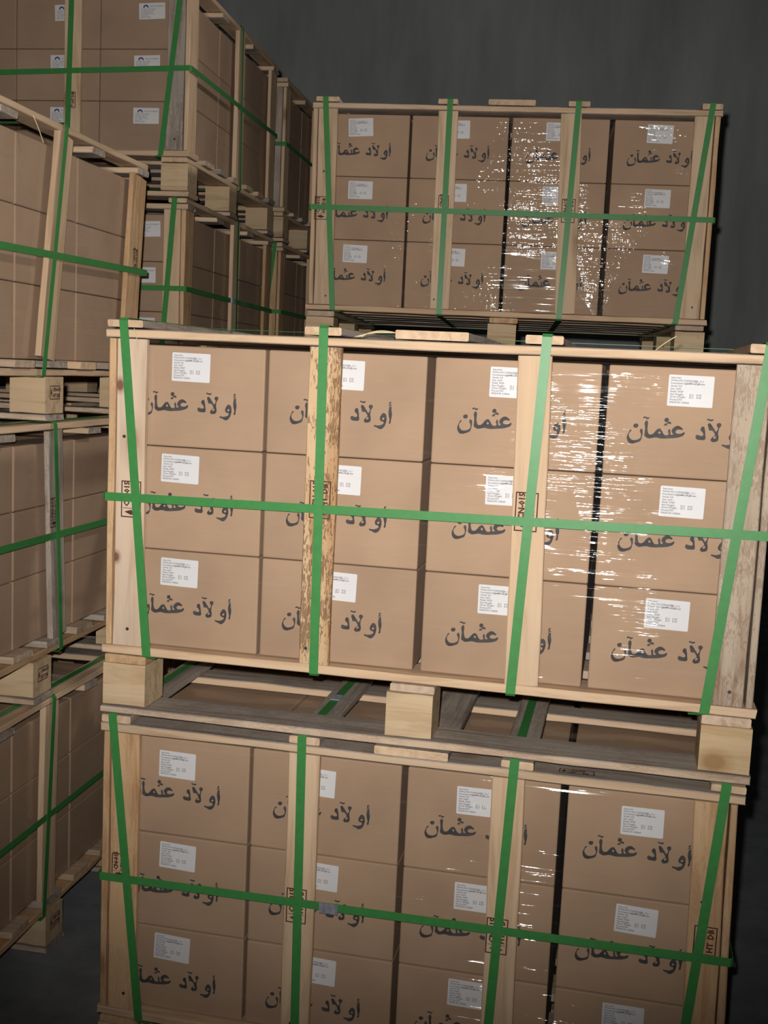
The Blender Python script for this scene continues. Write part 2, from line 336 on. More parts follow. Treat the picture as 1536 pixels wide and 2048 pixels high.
def frame_loops(w, h, t):
    return [[(-w / 2, -h / 2), (w / 2, -h / 2), (w / 2, h / 2), (-w / 2, h / 2)], [(-w / 2 + t, -h / 2 + t), (w / 2 - t, -h / 2 + t), (w / 2 - t, h / 2 - t), (-w / 2 + t, h / 2 - t)]]
def stamp_mesh(w, h, t=0.0021):
    """timber treatment mark: a burnt frame with two lines of characters and a leaf emblem"""
    b = bmesh.new()
    f = curve_mesh('f', frame_loops(w, h, t), smooth=False); b.from_mesh(f)
    s = h * 0.36
    tx = text_mesh([(-w * .20, h * .10, 'CN-015', s), (-w * .20, -h * .34, 'HT', s), (w * .16, -h * .34, 'DB', s)], 0, 0, bold=0.0006); b.from_mesh(tx)
    lf = curve_mesh('l', [[(-w * .37, -h * .34), (-w * .29, 0), (-w * .35, h * .33), (-w * .43, 0)], [(-w * .255, -h * .4), (-w * .240, -h * .4), (-w * .240, h * .4), (-w * .255, h * .4)]], smooth=False); b.from_mesh(lf)
    me = bpy.data.meshes.new('stamp'); b.to_mesh(me); b.free(); me.materials.clear(); me.materials.append(BURN)
    return me
STAMP = stamp_mesh(0.066, 0.038); STAMPB = stamp_mesh(0.046, 0.030, 0.002); STAMPW = stamp_mesh(0.060, 0.022, 0.0018)

# ------------------------------------------------------------------ the pallet crates
TR, HB, TS, TD, TRL, TP = .016, .080, .017, .018, .018, .0165
DECK = TR + HB + TS + TD
POST_T = 0.016
def crate(label, loc, yaw, W, D, hp, group='pallet crates', px=(.372, .430, .730, .792), plank=(.0, .07, .362, .430, .520, .648, .738, .802), rails=(0, .355, .56),
          cw=.076, blk=(0, .535), blkdy=0.0, mats='pppppppp', bevelroll=0.0, lean=(0, 0, 0, 0), midy=None, midlean=0.0, hole=0.0, midw=.07, sidelean=0.0, sdw=.078, sdy=0.0, kmat=None, label_extra=None):
    r = bpy.data.objects.new('pallet_crate', None); COL.objects.link(r); r.empty_display_size = .2
    r.location = loc; r.rotation_euler = (0, bevelroll, yaw)
    tag(r, label, 'crate', group)
    rz = random.Random(hash(label) & 0xffff if False else len(label) * 7919)
    pick = lambda s: rz.choice(s)
    bw = .082; midx = blk[1] if len(blk) > 1 else W / 2 - bw / 2
    ys = (0, D / 2 - .045 + blkdy, D - .09)
    for y in ys: board('bottom_runner', r, (0.0, y, 0), (W, y + .09, TR), 'g' if mats[0] == 'g' or y > 0 else pick('gpw'), 'x', ragged=.002, front='w')
    zb = TR
    for y in ys:
        for x in (0.002, midx, W - bw - .002):
            board('block', r, (x, y + .002, zb), (x + bw, y + .088, zb + HB), BLOCKK if (kmat and y == 0 and x > 1.0) else BLOCK, 'x', jit=.0006)
    for x in (0.004, midx + .004, W - bw - .004): board('stringer', r, (x, 0.004, zb + HB), (x + bw, D - .004, zb + HB + TS), pick('opw'), 'y')
    nb = 7
    for i in range(nb):
        y = (D - .085) * i / (nb - 1)
        board('deck_board', r, (-.001, y, zb + HB + TS), (W + .001, y + .085, DECK), ('p' if i == 0 else pick('pgwg')), 'x', ragged=.0015)
    z0, z1 = DECK, DECK + hp
    st = .015
    P = {}
    for (sx, fy) in ((0, 0), (1, 0), (0, 1), (1, 1)):
        x0, x1 = (0.003, 0.003 + st) if sx == 0 else (W - .004 - st, W - .004)
        y0, y1 = (0.0005, sdw) if fy == 0 else (D - sdw + sdy, D - .0005 + sdy)
        P['side', sx, fy] = o = board('corner_side_post', r, (x0, y0, z0), (x1, y1, z1), mats[1] if sx == 0 else mats[6], 'z', lean=lean[0] if sx == 0 else lean[3])
        if sidelean and fy == 1:
            M = o.matrix_basis.copy(); t = M.translation.copy(); M = Matrix.Rotation(sidelean, 4, 'X') @ M.to_3x3().to_4x4(); M.translation = t; o.matrix_basis = M
        x0, x1 = (0.0185, cw) if sx == 0 else (W - cw, W - .0195)
        y0, y1 = (0.0008, POST_T) if fy == 0 else (D - POST_T, D - .0008)
        mm = mats[2] if sx == 0 else mats[5]
        P['front', sx, fy] = board('corner_post', r, (x0, y0, z0), (x1, y1, z1), (kmat if (kmat and sx == 0 and fy == 0) else mm), 'z', lean=lean[0] if sx == 0 else lean[3])
    for fy in (0, 1):
        for k in (0, 1):
            y0, y1 = (0.0008, POST_T) if fy == 0 else (D - POST_T, D - .0008)
            P['mid', k, fy] = board('post', r, (px[2 * k], y0, z0), (px[2 * k + 1], y1, z1), mats[3 + k], 'z', lean=lean[1 + k])
    my = midy if midy is not None else D / 2
    for sx in (0, 1):
        x0, x1 = (.001, .001 + POST_T) if sx == 0 else (W - .001 - POST_T, W - .001)
        o = board('side_post', r, (x0, my - midw / 2, z0), (x1, my + midw / 2, z1 + TRL), mats[7], 'z')
        if midlean:
            M = o.matrix_basis.copy(); t = M.translation.copy(); M = Matrix.Rotation(midlean, 4, 'X') @ M.to_3x3().to_4x4(); M.translation = t; o.matrix_basis = M
        P['sidemid', sx, 0] = o
    for i, y in enumerate(tuple(rails) + (D - .07,)):
        board('top_rail', r, (0, y, z1), (W, y + .07, z1 + TRL), 'g', 'x', ragged=.002, front='p')
    zt = z1 + TRL
    for i in range(len(plank) // 2):
        yoff = -.003 if i == 2 else 0.0
        board('top_plank', r, (plank[2 * i], yoff, zt), (plank[2 * i + 1], D, zt + TP), pick('gwg'), 'y', ragged=.0012, ends='p')
    if len(plank) // 2 < 5: board('top_plank', r, (W - .058, 0, zt), (W, D, zt + TP), 'p', 'y', ragged=.0012)
    r['_'] = 0; del r['_']
    return dict(root=r, P=P, W=W, D=D, hp=hp, zt=zt, top=zt + TP, M=Matrix.LocRotScale(Vector(loc), Matrix.Rotation(0, 3, 'X').to_quaternion(), None) , name=label)

def stamp(c, key, me, x, z, vert=True, face='front', flip=1):
    post = c['P'][key]
    if face == 'front': M = UP.copy(); M.translation = (x, -.0004, z)
    else: M = SIDE.copy(); M.translation = (c['W'] + .0006 - (.001 if key[0] == 'sidemid' else .004), x, z)
    if vert: M = M @ Matrix.Rotation(math.pi / 2, 4, 'Z')
    o = link('treatment_stamp', me, None); child_at(o, post, M)
    return o

def ribbon(path, width_vec, normals, t=0.0009):
    n = len(path); V = []; Fc = []
    for p_, w, nn in zip(path, width_vec, normals):
        p_ = Vector(p_); w = Vector(w) / 2; nn = Vector(nn)
        V += [p_ - w, p_ + w, p_ + w + nn * t, p_ - w + nn * t]
    for i in range(n):
        j = (i + 1) % n
        for k in range(4):
            Fc.append((i * 4 + k, i * 4 + (k + 1) % 4, j * 4 + (k + 1) % 4, j * 4 + k))
    me = bpy.data.meshes.new('strap'); me.from_pydata([tuple(v) for v in V], [], Fc); me.update()
    b = bmesh.new(); b.from_mesh(me); bmesh.ops.recalc_face_normals(b, faces=b.faces); b.to_mesh(me); b.free()
    return me

def seal(par, M, l=.034, w=.019):
    b = bmesh.new()
    n = 16
    V = []
    for i in range(n + 1):
        x = -l / 2 + l * i / n; z = .0016 + .0007 * math.cos(i * 2 * math.pi / 5.3)
        V.append([b.verts.new((x, -w / 2, 0.0)), b.verts.new((x, -w / 2, z)), b.verts.new((x, w / 2, z)), b.verts.new((x, w / 2, 0.0))])
    for i in range(n):
        for k in range(4): b.faces.new((V[i][k], V[i][(k + 1) % 4], V[i + 1][(k + 1) % 4], V[i + 1][k]))
    b.faces.new(V[0]); b.faces.new(V[n][::-1])
    bmesh.ops.recalc_face_normals(b, faces=b.faces)
    me = bpy.data.meshes.new('seal'); b.to_mesh(me); b.free()
    o = link('strap_seal', me, SEAL, par); o.matrix_basis = M
    return o

SWD = .0162
def place(o, c):
    o.location = c['root'].location; o.rotation_euler = c['root'].rotation_euler
    return o
def strap_over(c, xt, xb, label, group, xbk=None):
    """strap over the top front to back: xt at the top edge, xb at the bottom edge"""
    D, zt, zb = c['D'], c['top'] + .0007, TR + HB + TS
    e = .0032; w = SWD; X = (w, 0, 0); cr = .004
    d = zb - .001
    xu = min(max(xb, .0965), c['W'] - .0985)          # under the deck the strap lies beside the stringers
    path = [(xt, -e, zt - cr), (xt, -e + cr, zt + .0006), (xt, D + e - cr, zt + .0006), (xt, D + e, zt - cr),
            (xb, D + e, d + cr), (xu, D + e - cr, d), (xu, -e + cr, d), (xb, -e, d + cr)]
    nor = [(0, -1, .3), (0, -.3, 1), (0, .3, 1), (0, 1, .3), (0, 1, -.3), (0, .3, -1), (0, -.3, -1), (0, -1, -.3)]
    o = link('packing_strap', ribbon(path, [X] * 8, nor), STRAP); tag(o, label, 'strap', group)
    return place(o, c)
def strap_side(c, yt, yb, label, group):
    """strap over the top from side to side: yt at the top edge, yb at the bottom edge"""
    W, zt = c['W'], c['top']; zb = TR + HB
    e = .0032; X = (0, SWD, 0); cr = .004; d = zb - .001; a = zt + .0024
    path = [(W + e, yt, zt - cr), (W + e - cr, yt, a), (-e + cr, yt, a), (-e, yt, zt - cr), (-e, yb, d + cr), (-e + cr, yb, d), (W + e - cr, yb, d), (W + e, yb, d + cr)]
    nor = [(1, 0, .3), (.3, 0, 1), (-.3, 0, 1), (-1, 0, .3), (-1, 0, -.3), (-.3, 0, -1), (.3, 0, -1), (1, 0, -.3)]
    o = link('packing_strap', ribbon(path, [X] * 8, nor), STRAP); tag(o, label, 'strap', group)
    return place(o, c)
def strap_round(c, zl, zr, label, group, zbk=None):
    """horizontal strap: zl / zr height at the left / right front corners, zbk at the back"""
    W, D = c['W'], c['D']; e = .0014; cr = .004; X = (0, 0, .0152)
    zk = zbk if zbk is not None else zr
    path = [(-e + cr, -e, zl), (W + e - cr, -e, zr), (W + e, -e + cr, zr), (W + e, D + e - cr, zk), (W + e - cr, D + e, zk), (-e + cr, D + e, zl), (-e, D + e - cr, zl), (-e, -e + cr, zl)]
    nor = [(-.3, -1, 0), (.3, -1, 0), (1, -.3, 0), (1, .3, 0), (.3, 1, 0), (-.3, 1, 0), (-1, .3, 0), (-1, -.3, 0)]
    o = link('packing_strap', ribbon(path, [X] * 8, nor), STRAP); tag(o, label, 'strap', group)
    return place(o, c)

def film(c, label, mat, x0, x1, y0, y1, z0, z1, amp=.0007, top=True, tuck=0.0):
    """stretch film round the cartons: four walls and a slack top sheet"""
    rz = random.Random(len(label)); b = bmesh.new()
    nz = 26; ring = []
    def wall(n, f): return [f(i / n) for i in range(n)]
    pts = wall(44, lambda t: (x0 + (x1 - x0) * t, y0, 0, -1)) + wall(36, lambda t: (x1, y0 + (y1 - y0) * t, 1, 0)) + wall(44, lambda t: (x1 - (x1 - x0) * t, y1, 0, 1)) + wall(36, lambda t: (x0, y1 - (y1 - y0) * t, -1, 0))
    for k in range(nz + 1):
        z = z0 + (z1 - z0) * k / nz; row = []
        ph = rz.uniform(0, 6)
        for i, (x, y, nx, ny) in enumerate(pts):
            q = amp * (0.6 * math.sin(i * .31 + ph * .35) + rz.uniform(-.5, .5))
            q -= tuck * max(0, (k - nz + 3) / 3.0)
            row.append(b.verts.new((x + nx * q, y + ny * q, z)))
        ring.append(row)
    n = len(pts)
    for k in range(nz):
        for i in range(n): b.faces.new((ring[k][i], ring[k][(i + 1) % n], ring[k + 1][(i + 1) % n], ring[k + 1][i]))
    if top:
        nx_, ny_ = 44, 36; G = []
        for j in range(ny_ + 1):
            row = []
            for i in range(nx_ + 1):
                ed = i in (0, nx_) or j in (0, ny_)
                if ed:
                    idx = i if j == 0 else (44 + j if i == nx_ else (80 + (nx_ - i) if j == ny_ else 124 + (ny_ - j)))
                    row.append(ring[nz][idx % n]); continue
                x = x0 + (x1 - x0) * i / nx_; y = y0 + (y1 - y0) * j / ny_
                h = .0022 * (math.sin(x * 23 + 1) * math.sin(y * 19 + x * 5)) + rz.uniform(-.0005, .0005)
                row.append(b.verts.new((x, y, z1 + h)))
            G.append(row)
        for j in range(ny_):
            for i in range(nx_): b.faces.new((G[j][i], G[j][i + 1], G[j + 1][i + 1], G[j + 1][i]))
    for f in b.faces: f.smooth = True
    me = bpy.data.meshes.new('film'); b.to_mesh(me); b.free()
    o = link('stretch_film', me, mat); tag(o, label, 'film', 'stretch film on the crates')
    return place(o, c)

def carton_mesh(w, d, h, bulge=.0016):
    b = bmesh.new(); bmesh.ops.create_cube(b, size=1.0)
    bmesh.ops.scale(b, vec=(w, d, h), verts=b.verts)
    bmesh.ops.translate(b, vec=(w / 2, d / 2, h / 2), verts=b.verts)
    bmesh.ops.bevel(b, geom=list(b.edges), offset=.003, segments=2, affect='EDGES', profile=.5)
    # flap joint: a shallow groove line along the middle of the lid
    me = bpy.data.meshes.new('carton'); b.to_mesh(me); b.free(); me.materials.clear()
    return me
_cm = {}
def carton(c, x, y, z, w, d, h, label, group, mat=None, print_=None, rot=None):
    """print_: 'arabic' or 'blue' or None; lx, lz = label's left edge and top inside the front"""
    key = (round(w, 3), round(d, 3), round(h, 3), (mat or CARD).name)
    if key not in _cm: _cm[key] = carton_mesh(w, d, h); _cm[key].materials.append(mat or CARD)
    o = bpy.data.objects.new('carton', _cm[key]); COL.objects.link(o)
    tag(o, label, 'carton', group)
    M = Matrix.LocRotScale(c['root'].location, c['root'].rotation_euler.to_quaternion(), None) @ Matrix.Translation((x, y, z)) @ Matrix.Rotation(rot if rot is not None else random.uniform(-.003, .003), 4, 'Z')
    o.matrix_world = M
    return o
def paste(o, name, me, lx, lz, tilt, off):
    q = bpy.data.objects.new(name, me); COL.objects.link(q); q.parent = o
    q.matrix_basis = Matrix.Translation((lx, -off, lz)) @ UP @ Matrix.Rotation(tilt, 4, 'Z')
    return q
def print_arabic(o, w, h, lx, ldrop, tilt, dx=0.0):
    s = paste(o, 'shipping_label', LABEL, lx + LW / 2, h - ldrop - LH / 2, tilt, .0003)
    t = bpy.data.objects.new('label_text', LTXT); COL.objects.link(t); t.parent = s; t.location = (0, 0, .0005)
    paste(o, 'printed_lettering', LETTERS, dx, h, 0, .0004)
def print_blue(o, h, lx, ldrop, tilt):
    s = paste(o, 'shipping_label', BLABEL, lx + BW / 2, h - ldrop - BH / 2, tilt, .0003)
    for nm, me in (('label_text', BTXT), ('label_logo', BLOGO)):
        t = bpy.data.objects.new(nm, me); COL.objects.link(t); t.parent = s; t.location = (0, 0, .0005)

ROW = ('bottom', 'middle', 'top')
COLN = ('leftmost', 'second from left', 'third from left', 'rightmost')

# ------------------------------------------------------------------ the hall
def slab(name, lo, hi, mat):
    b = bmesh.new(); bmesh.ops.create_cube(b, size=1.0)
    bmesh.ops.scale(b, vec=[hi[i] - lo[i] for i in range(3)], verts=b.verts)
    bmesh.ops.translate(b, vec=[(hi[i] + lo[i]) / 2 for i in range(3)], verts=b.verts)
    me = bpy.data.meshes.new(name); b.to_mesh(me); b.free()
    o = link(name, me, mat); o['kind'] = 'structure'; return o
def concrete(name, c, scale, streak=False):
    mt, nt, out = new_mat(name); L = nt.links.new
    tc = nd(nt, 'ShaderNodeTexCoord'); mp = nd(nt, 'ShaderNodeMapping'); L(tc.outputs['Object'], mp.inputs[0])
    mp.inputs['Scale'].default_value = (1, 1, .22) if streak else (1, 1, 1)
    n1 = nd(nt, 'ShaderNodeTexNoise', in_Scale=scale, in_Detail=8.0, in_Roughness=.65); L(mp.outputs[0], n1.inputs['Vector'])
    r = ramp(nt, [(.3, tuple(x * .72 for x in c)), (.72, tuple(x * 1.22 for x in c))]); L(n1.outputs[0], r.inputs[0])
    b = nd(nt, 'ShaderNodeBsdfPrincipled', in_Roughness=.85); b.inputs['Specular IOR Level'].default_value = .2
    L(r.outputs[0], b.inputs['Base Color'])
    bp = nd(nt, 'ShaderNodeBump', in_Strength=.3, in_Distance=.004); L(n1.outputs[0], bp.inputs['Height']); L(bp.outputs[0], b.inputs['Normal'])
    L(b.outputs[0], out.inputs[0]); return mt
FLOORM = concrete('floor_concrete', (0.19, 0.205, 0.215), 9.0)
WALLM = concrete('wall_render', (0.46, 0.475, 0.48), 2.2, True)
CEILM = concrete('ceiling_panel', (0.30, 0.31, 0.32), 2.0)
X0, X1, Y0, Y1, Z1 = -5.0, 4.2, -3.0, 7.6, 5.0
slab('floor', (X0, Y0, -.12), (X1, Y1, 0), FLOORM)
slab('ceiling', (X0, Y0, Z1), (X1, Y1, Z1 + .12), CEILM)
slab('wall_back', (X0 - .1, Y1, -.12), (X1 + .1, Y1 + .12, Z1 + .12), WALLM)
slab('wall_front', (X0 - .1, Y0 - .12, -.12), (X1 + .1, Y0, Z1 + .12), WALLM)
slab('wall_left', (X0 - .12, Y0, -.12), (X0, Y1, Z1 + .12), WALLM)
slab('wall_right', (X1, Y0, -.12), (X1 + .12, Y1, Z1 + .12), WALLM)

# ------------------------------------------------------------------ crates
VS = 'vertical straps on the front of the crates'; HS = 'straps round the middle of the crates'
hp1, hp2, hp3 = .5430, .5544, .5544
CD = .96
cA = crate('pine pallet crate standing on the floor, lowest of the front stack', (-.8801, 1.9179, 0), -.0174, 1.15, CD, hp1, mats='pooppoop', px=(.362, .421, .731, .790),
           plank=(0, .06, .362, .421, .519, .652, .742, .800), lean=(0, 0, -.012, -.022))
zB = DECK + hp1 + TRL + TP + .0030
cB = crate('large pine pallet crate on top of the front stack', (-.8778, 1.9103, zB), -.0174, 1.15, CD, hp2, mats='gokspbbp', kmat=KNOT, lean=(0, .0, -.018, 0), px=(.372, .430, .732, .792))
zD = 1.4165
cD = crate('pine pallet crate high at the back, before the dark wall', (-.8873, 3.2856, zD), .078, 1.15, CD, hp3, mats='ppppppop', lean=(-.01, -.004, -.030, 0), px=(.362, .421, .714, .775),
           plank=(.008, .077, .359, .417, .5, .636, .725, .787))
# the crates that carry the back one stand hidden behind the front stack
for z in (0, zD / 2):
    crate('pine pallet crate hidden behind the front stack, under the high back crate', (-.8873, 3.2856, z), .078, 1.15, CD, zD / 2 - DECK - TRL - TP - .0005, group='crates hidden behind the front stack')

LX, LYAW, WL, DL = -1.1537, .0091, 1.10, .97
def l_crate(label, z, hp, **kw):
    M = Matrix.Rotation(LYAW, 3, 'Z'); p_ = M @ Vector((LX - WL, 0, 0)); y0 = 1.828
    base = Vector((LX, 0, 0)) + M @ Vector((-WL, y0, 0))
    return crate(label, (base.x, base.y, z), LYAW, WL, DL, hp, px=(.335, .392, .710, .765), plank=(0, .07, .35, .42, .49, .61, .68, .75), rails=(0, .235, .64), cw=.074, **kw)
cL1 = l_crate('weathered pine pallet crate on the floor, lowest of the near left stack', 0.0, .437, midy=.474, blkdy=.014, mats='gpppppop', midlean=-.02, sdw=.085)
zL2 = .437 + DECK + TRL + TP + .0030
cL2 = l_crate('weathered pine pallet crate in the middle of the near left stack', zL2, .446, midy=.496, blkdy=-.055, mats='gpppppwg', midlean=.06, sdw=.085)
zL3 = zL2 + .446 + DECK + TRL + TP + .0030
cL3 = l_crate('pine pallet crate on top of the near left stack', zL3, .466, midy=.479, blkdy=-.012, mats='wpppppop', midlean=-.165, sidelean=-.12, sdw=.085, sdy=-.025)

FX, FY, FYAW = -1.2392, 3.2284, .0288
def f_crate(label, yo, z, hp, group='pallet crates', **kw):
    M = Matrix.Rotation(FYAW, 3, 'Z'); b = Vector((FX, FY, 0)) + M @ Vector((-WL, yo, 0))
    return crate(label, (b.x, b.y, z), FYAW, WL, .963, hp, px=(.335, .392, .710, .765), plank=(0, .07, .35, .42, .49, .61, .68, .75), rails=(0, .28, .62), cw=.074, group=group, blkdy=-.03, midy=.505, **kw)
hF = .4445; lev = DECK + hF + TRL + TP + .0030
for k in (0, 1):
    f_crate('pine pallet crate hidden low down in the far left stack', 0, k * lev, hF, group='crates hidden low in the far left stacks')
    f_crate('pine pallet crate hidden low down in the far left stack', 1.103, k * lev, hF, group='crates hidden low in the far left stacks')
cF3 = f_crate('pine pallet crate under the top one of the far left stack', 0, 2 * lev, hF, mats='ppppppop')
cF4 = f_crate('highest pine pallet crate, top of the far left stack', 0, 3 * lev, hF + .006, mats='pppppgpp')
cG3 = f_crate('shaded pine pallet crate behind the far left stack, under a top crate', 1.103, 2 * lev, hF, mats='pppppoop')
cG4 = f_crate('top pine pallet crate farthest back, behind the far left stack', 1.103, 3 * lev, hF, mats='pppppgpp')

# nail heads driven through the posts
def _nail_mesh():
    b = bmesh.new(); bmesh.ops.create_cone(b, cap_ends=True, segments=10, radius1=.0032, radius2=.0028, depth=.0012)
    me = bpy.data.meshes.new('nail'); b.to_mesh(me); b.free(); me.materials.append(NAILM); return me
NAIL = _nail_mesh()
def nails(c):
    z0, z1 = DECK, DECK + c['hp']; W = c['W']
    for key, xs in ((('front', 0, 0), (.052, .040)), (('mid', 0, 0), (.385,)), (('front', 1, 0), (W - .045, W - .05))):
        if key[0] == 'mid': xs = (c['P'][key].location.x - .012,)
        for i, x in enumerate(xs):
            for z in ((z0 + .028,) if i == 0 else (z1 - .17,)):
                o = bpy.data.objects.new('nail', NAIL); COL.objects.link(o)
                child_at(o, c['P'][key], Matrix.Translation((x + random.uniform(-.006, .006), .0006, z + random.uniform(-.006, .006))) @ UP)
for c in (cA, cB, cD, cF4): nails(c)

# ------------------------------------------------------------------ cartons
YB = .0255
def front_cartons(c, cols, seams, name, lab, drops, tilts, ldx, d=.43):
    for j in range(3):
        for i in range(4):
            x0, x1 = cols[i]; z0, z1 = seams[j] - c['root'].location.z, seams[j + 1] - c['root'].location.z
            x0i = x0 + .0
            o = carton(c, x0i, YB + random.uniform(0, .0006), z0 + .0004, x1 - x0, d, z1 - z0 - .0014, 'Arabic-lettered carton, %s, %s row, %s' % (COLN[i], ROW[j], name), 'lettered cartons ' + name)
            print_arabic(o, x1 - x0, z1 - z0 - .0014, lab[j][i] - x0, drops[j], tilts[j][i] + random.uniform(-.012, .012), random.uniform(-.002, .002) + ldx[i])
colsB = [(.0225, .287), (.293, .574), (.588, .866), (.877, 1.1255)]
seB = [zB + DECK, 1.021, 1.209, 1.3895]
front_cartons(cB, colsB, seB, 'in the upper front crate', [[.101, .396, .683, .963], [.098, .396, .685, .973], [.114, .394, .682, .973]], [.014, .013, .012], [[-.02, -.03, .0, -.01], [-.02, -.02, 0, -.015], [-.015, -.02, 0, -.015]], (-.0075, .003, .002, -.004))
colsA = [(.0225, .282), (.288, .566), (.577, .847), (.860, 1.116)]
seA = [DECK, .295, .479, .6665]
front_cartons(cA, colsA, seA, 'in the lower front crate', [[.104, .389, .670, .944], [.111, .386, .672, .954], [.106, .374, .667, .952]], [.013, .014, .024], [[-.04, -.04, -.02, 0], [-.03, -.04, 0, -.03], [-.02, -.03, 0, 0]], (-.0155, .002, -.005, -.008))
colsD = [(.0225, .279), (.286, .563), (.573, .846), (.860, 1.1255)]
seD = [zD + DECK, 1.738, 1.918, 2.0945]
front_cartons(cD, colsD, seD, 'in the high back crate', [[.1, .386, .676, .964], [.108, .381, .669, .956], [.102, .381, .669, .951]], [.014, .012, .012], [[-.01, -.01, 0, -.02], [.0, 0, 0, -.02], [.06, .02, .0, -.02]], (-.0145, .005, .002, .001))
# cartons seen from above through the pallet, and the end ones behind
for i in range(4):
    x0, x1 = colsA[i]
    carton(cA, x0, .485, seA[2], x1 - x0, .43, seA[3] - seA[2] - .002, 'film-covered carton seen from above, %s at the back of the lower front crate' % COLN[i], 'back cartons of the lower front crate')

def side_cartons(c, rows, name, nrow=3, front=True, cols=None, w=.2605, ys=((.045, .338), (.342, .618), (.622, .918)), fcols=4):
    """cartons of the left stacks: right-hand column along the side, the front row across"""
    W = c['W']; YN = ('nearest', 'middle', 'farthest')
    for j in range(3):
        z0, z1 = rows[j], rows[j + 1]
        for k, (y0, y1) in enumerate(ys):
            xr = W - .0255
            if front and k == 0: continue
            carton(c, xr - w, y0, z0 + .0004, w, y1 - y0, z1 - z0 - .0014, 'plain carton, %s of the %s side row of %s' % (YN[k], ROW[j], name), 'plain cartons in ' + name, mat=CARDL)
        if front:
            for i in range(fcols):
                xr = W - .0255 - i * (w + .002)
                o = carton(c, xr - w, YB, z0 + .0004, w, ys[0][1] - YB, z1 - z0 - .0014, 'carton with blue-arc label, %s, %s row, %s' % (('rightmost', 'second from right', 'third from right', 'leftmost')[i], ROW[j], name), 'blue-arc cartons in ' + name, mat=CARDL)
                print_blue(o, z1 - z0 - .0014, (.105, .108, .1, .1)[i] + (.012 if j == 2 else 0), .018 + random.uniform(-.003, .004), (.03, .02, -.005)[2 - j])
lr = lambda hp: [DECK, DECK + hp * .335, DECK + hp * .665, DECK + hp * .975]
side_cartons(cL1, lr(.437), 'the lowest near left crate', front=False)
side_cartons(cL2, lr(.446), 'the middle near left crate', front=False)
side_cartons(cL3, lr(.466), 'the top near left crate', front=False)
# the rest of the near row in the near left crates, turned away from the photo
for c, hp in ((cL1, .437), (cL2, .446), (cL3, .466)):
    rw = lr(hp)
    for j in range(3):
        for i in (1, 2, 3):
            xr = c['W'] - .0255 - i * .2625
            carton(c, xr - .2605, .045, rw[j] + .0004, .2605, .293, rw[j + 1] - rw[j] - .0014, 'plain carton out of view inside the near left stack', 'cartons out of view in the near left stack', mat=CARDL)
side_cartons(cF3, lr(hF), 'the third-level far left crate', fcols=2)
side_cartons(cF4, [DECK, DECK + .142, DECK + .289, DECK + .434], 'the highest far left crate')
side_cartons(cG3, lr(hF), 'the shaded farthest crate', front=False)
side_cartons(cG4, lr(hF), 'the top farthest crate', front=False)

# ------------------------------------------------------------------ stretch film
film(cA, 'clear stretch film over the cartons of the lower front crate', FILM, .0203, 1.1185, .0210, .935, DECK + .002, seA[3] + .0022)
film(cB, 'glinting clear stretch film over the cartons of the upper front crate', FILM, (.0203), 1.1278, .0210, .935, DECK + .002, seB[3] - zB + .0022)
film(cD, 'crinkled clear stretch film over the cartons of the high back crate', FILMC, (.0203), 1.1278, .0210, .935, DECK + .002, seD[3] - zD + .0022)
for c, nm, hp in ((cL1, 'lowest near left crate', .437), (cL2, 'middle near left crate', .446), (cL3, 'top near left crate', .466), (cF3, 'third-level far left crate', hF), (cF4, 'highest far left crate', hF), (cG3, 'shaded farthest crate', hF), (cG4, 'top farthest crate', hF)):
    film(c, 'thin clear stretch film round the cartons of the ' + nm, FILMC, .0205, c['W'] - .0222, .0210, .93, DECK + .002, DECK + hp * .975 + .003)

# ------------------------------------------------------------------ straps
def fronts(c, xs, nm):
    out = []
    for i, (a, b) in enumerate(xs):
        out.append(strap_over(c, a, b, 'green plastic strap down %s, %s' % (nm, ('near its left corner', 'over its left middle post', 'over its right middle post', 'near its right corner')[i]), VS))
    return out
sA = fronts(cA, [(.024, .0875), (.3875, .395), (.7665, .745), (1.117, 1.071)], 'the lower front crate')
sB = fronts(cB, [(.033, .089), (.398, .4035), (.775, .750), (1.124, 1.0685)], 'the upper front crate')
sD = fronts(cD, [(.036, .0795), (.394, .3925), (.7545, .7365), (1.121, 1.0635)], 'the high back crate')
sF4 = fronts(cF4, [(.03, .09), (.355, .37), (.737, .726), (1.071, 1.016)], 'the highest far left crate')
sF3 = fronts(cF3, [(.03, .09), (.355, .37), (.737, .726), (1.062, 1.028)], 'the third-level far left crate')
sG4 = fronts(cG4, [(.03, .09), (.355, .37), (.737, .726), (1.035, 1.015)], 'the top farthest crate')
sG3 = fronts(cG3, [(.03, .09), (.355, .37), (.737, .726), (1.071, 1.016)], 'the shaded farthest crate')
for c, nm in ((cL1, 'the lowest near left crate'), (cL2, 'the middle near left crate')):
    strap_over(c, 1.062, 1.015, 'green plastic strap lying along the top edge of %s' % nm, VS)
def side(c, a, b, nm): return strap_side(c, a, b, 'green plastic strap down the side post of %s' % nm, 'straps down the side posts of the crates')
side(cL1, .478, .437, 'the lowest near left crate'); side(cL2, .468, .508, 'the middle near left crate'); side(cL3, .507, .412, 'the top near left crate')
side(cF4, .492, .509, 'the highest far left crate'); side(cF3, .500, .513, 'the third-level far left crate'); side(cG4, .49, .51, 'the top farthest crate'); side(cG3, .49, .51, 'the shaded farthest crate')
side(cA, .46, .418, 'the lower front crate'); side(cB, .46, .418, 'the upper front crate'); side(cD, .46, .418, 'the high back crate')
def hoop(c, zl, zr, nm, zbk=None): return strap_round(c, zl - c['root'].location.z, zr - c['root'].location.z, 'green plastic strap running level round %s' % nm, HS, None if zbk is None else zbk - c['root'].location.z)
hA = hoop(cA, .393, .401, 'the lower front crate'); hB = hoop(cB, 1.1145, 1.127, 'the upper front crate'); hD = hoop(cD, 1.825, 1.8215, 'the high back crate')
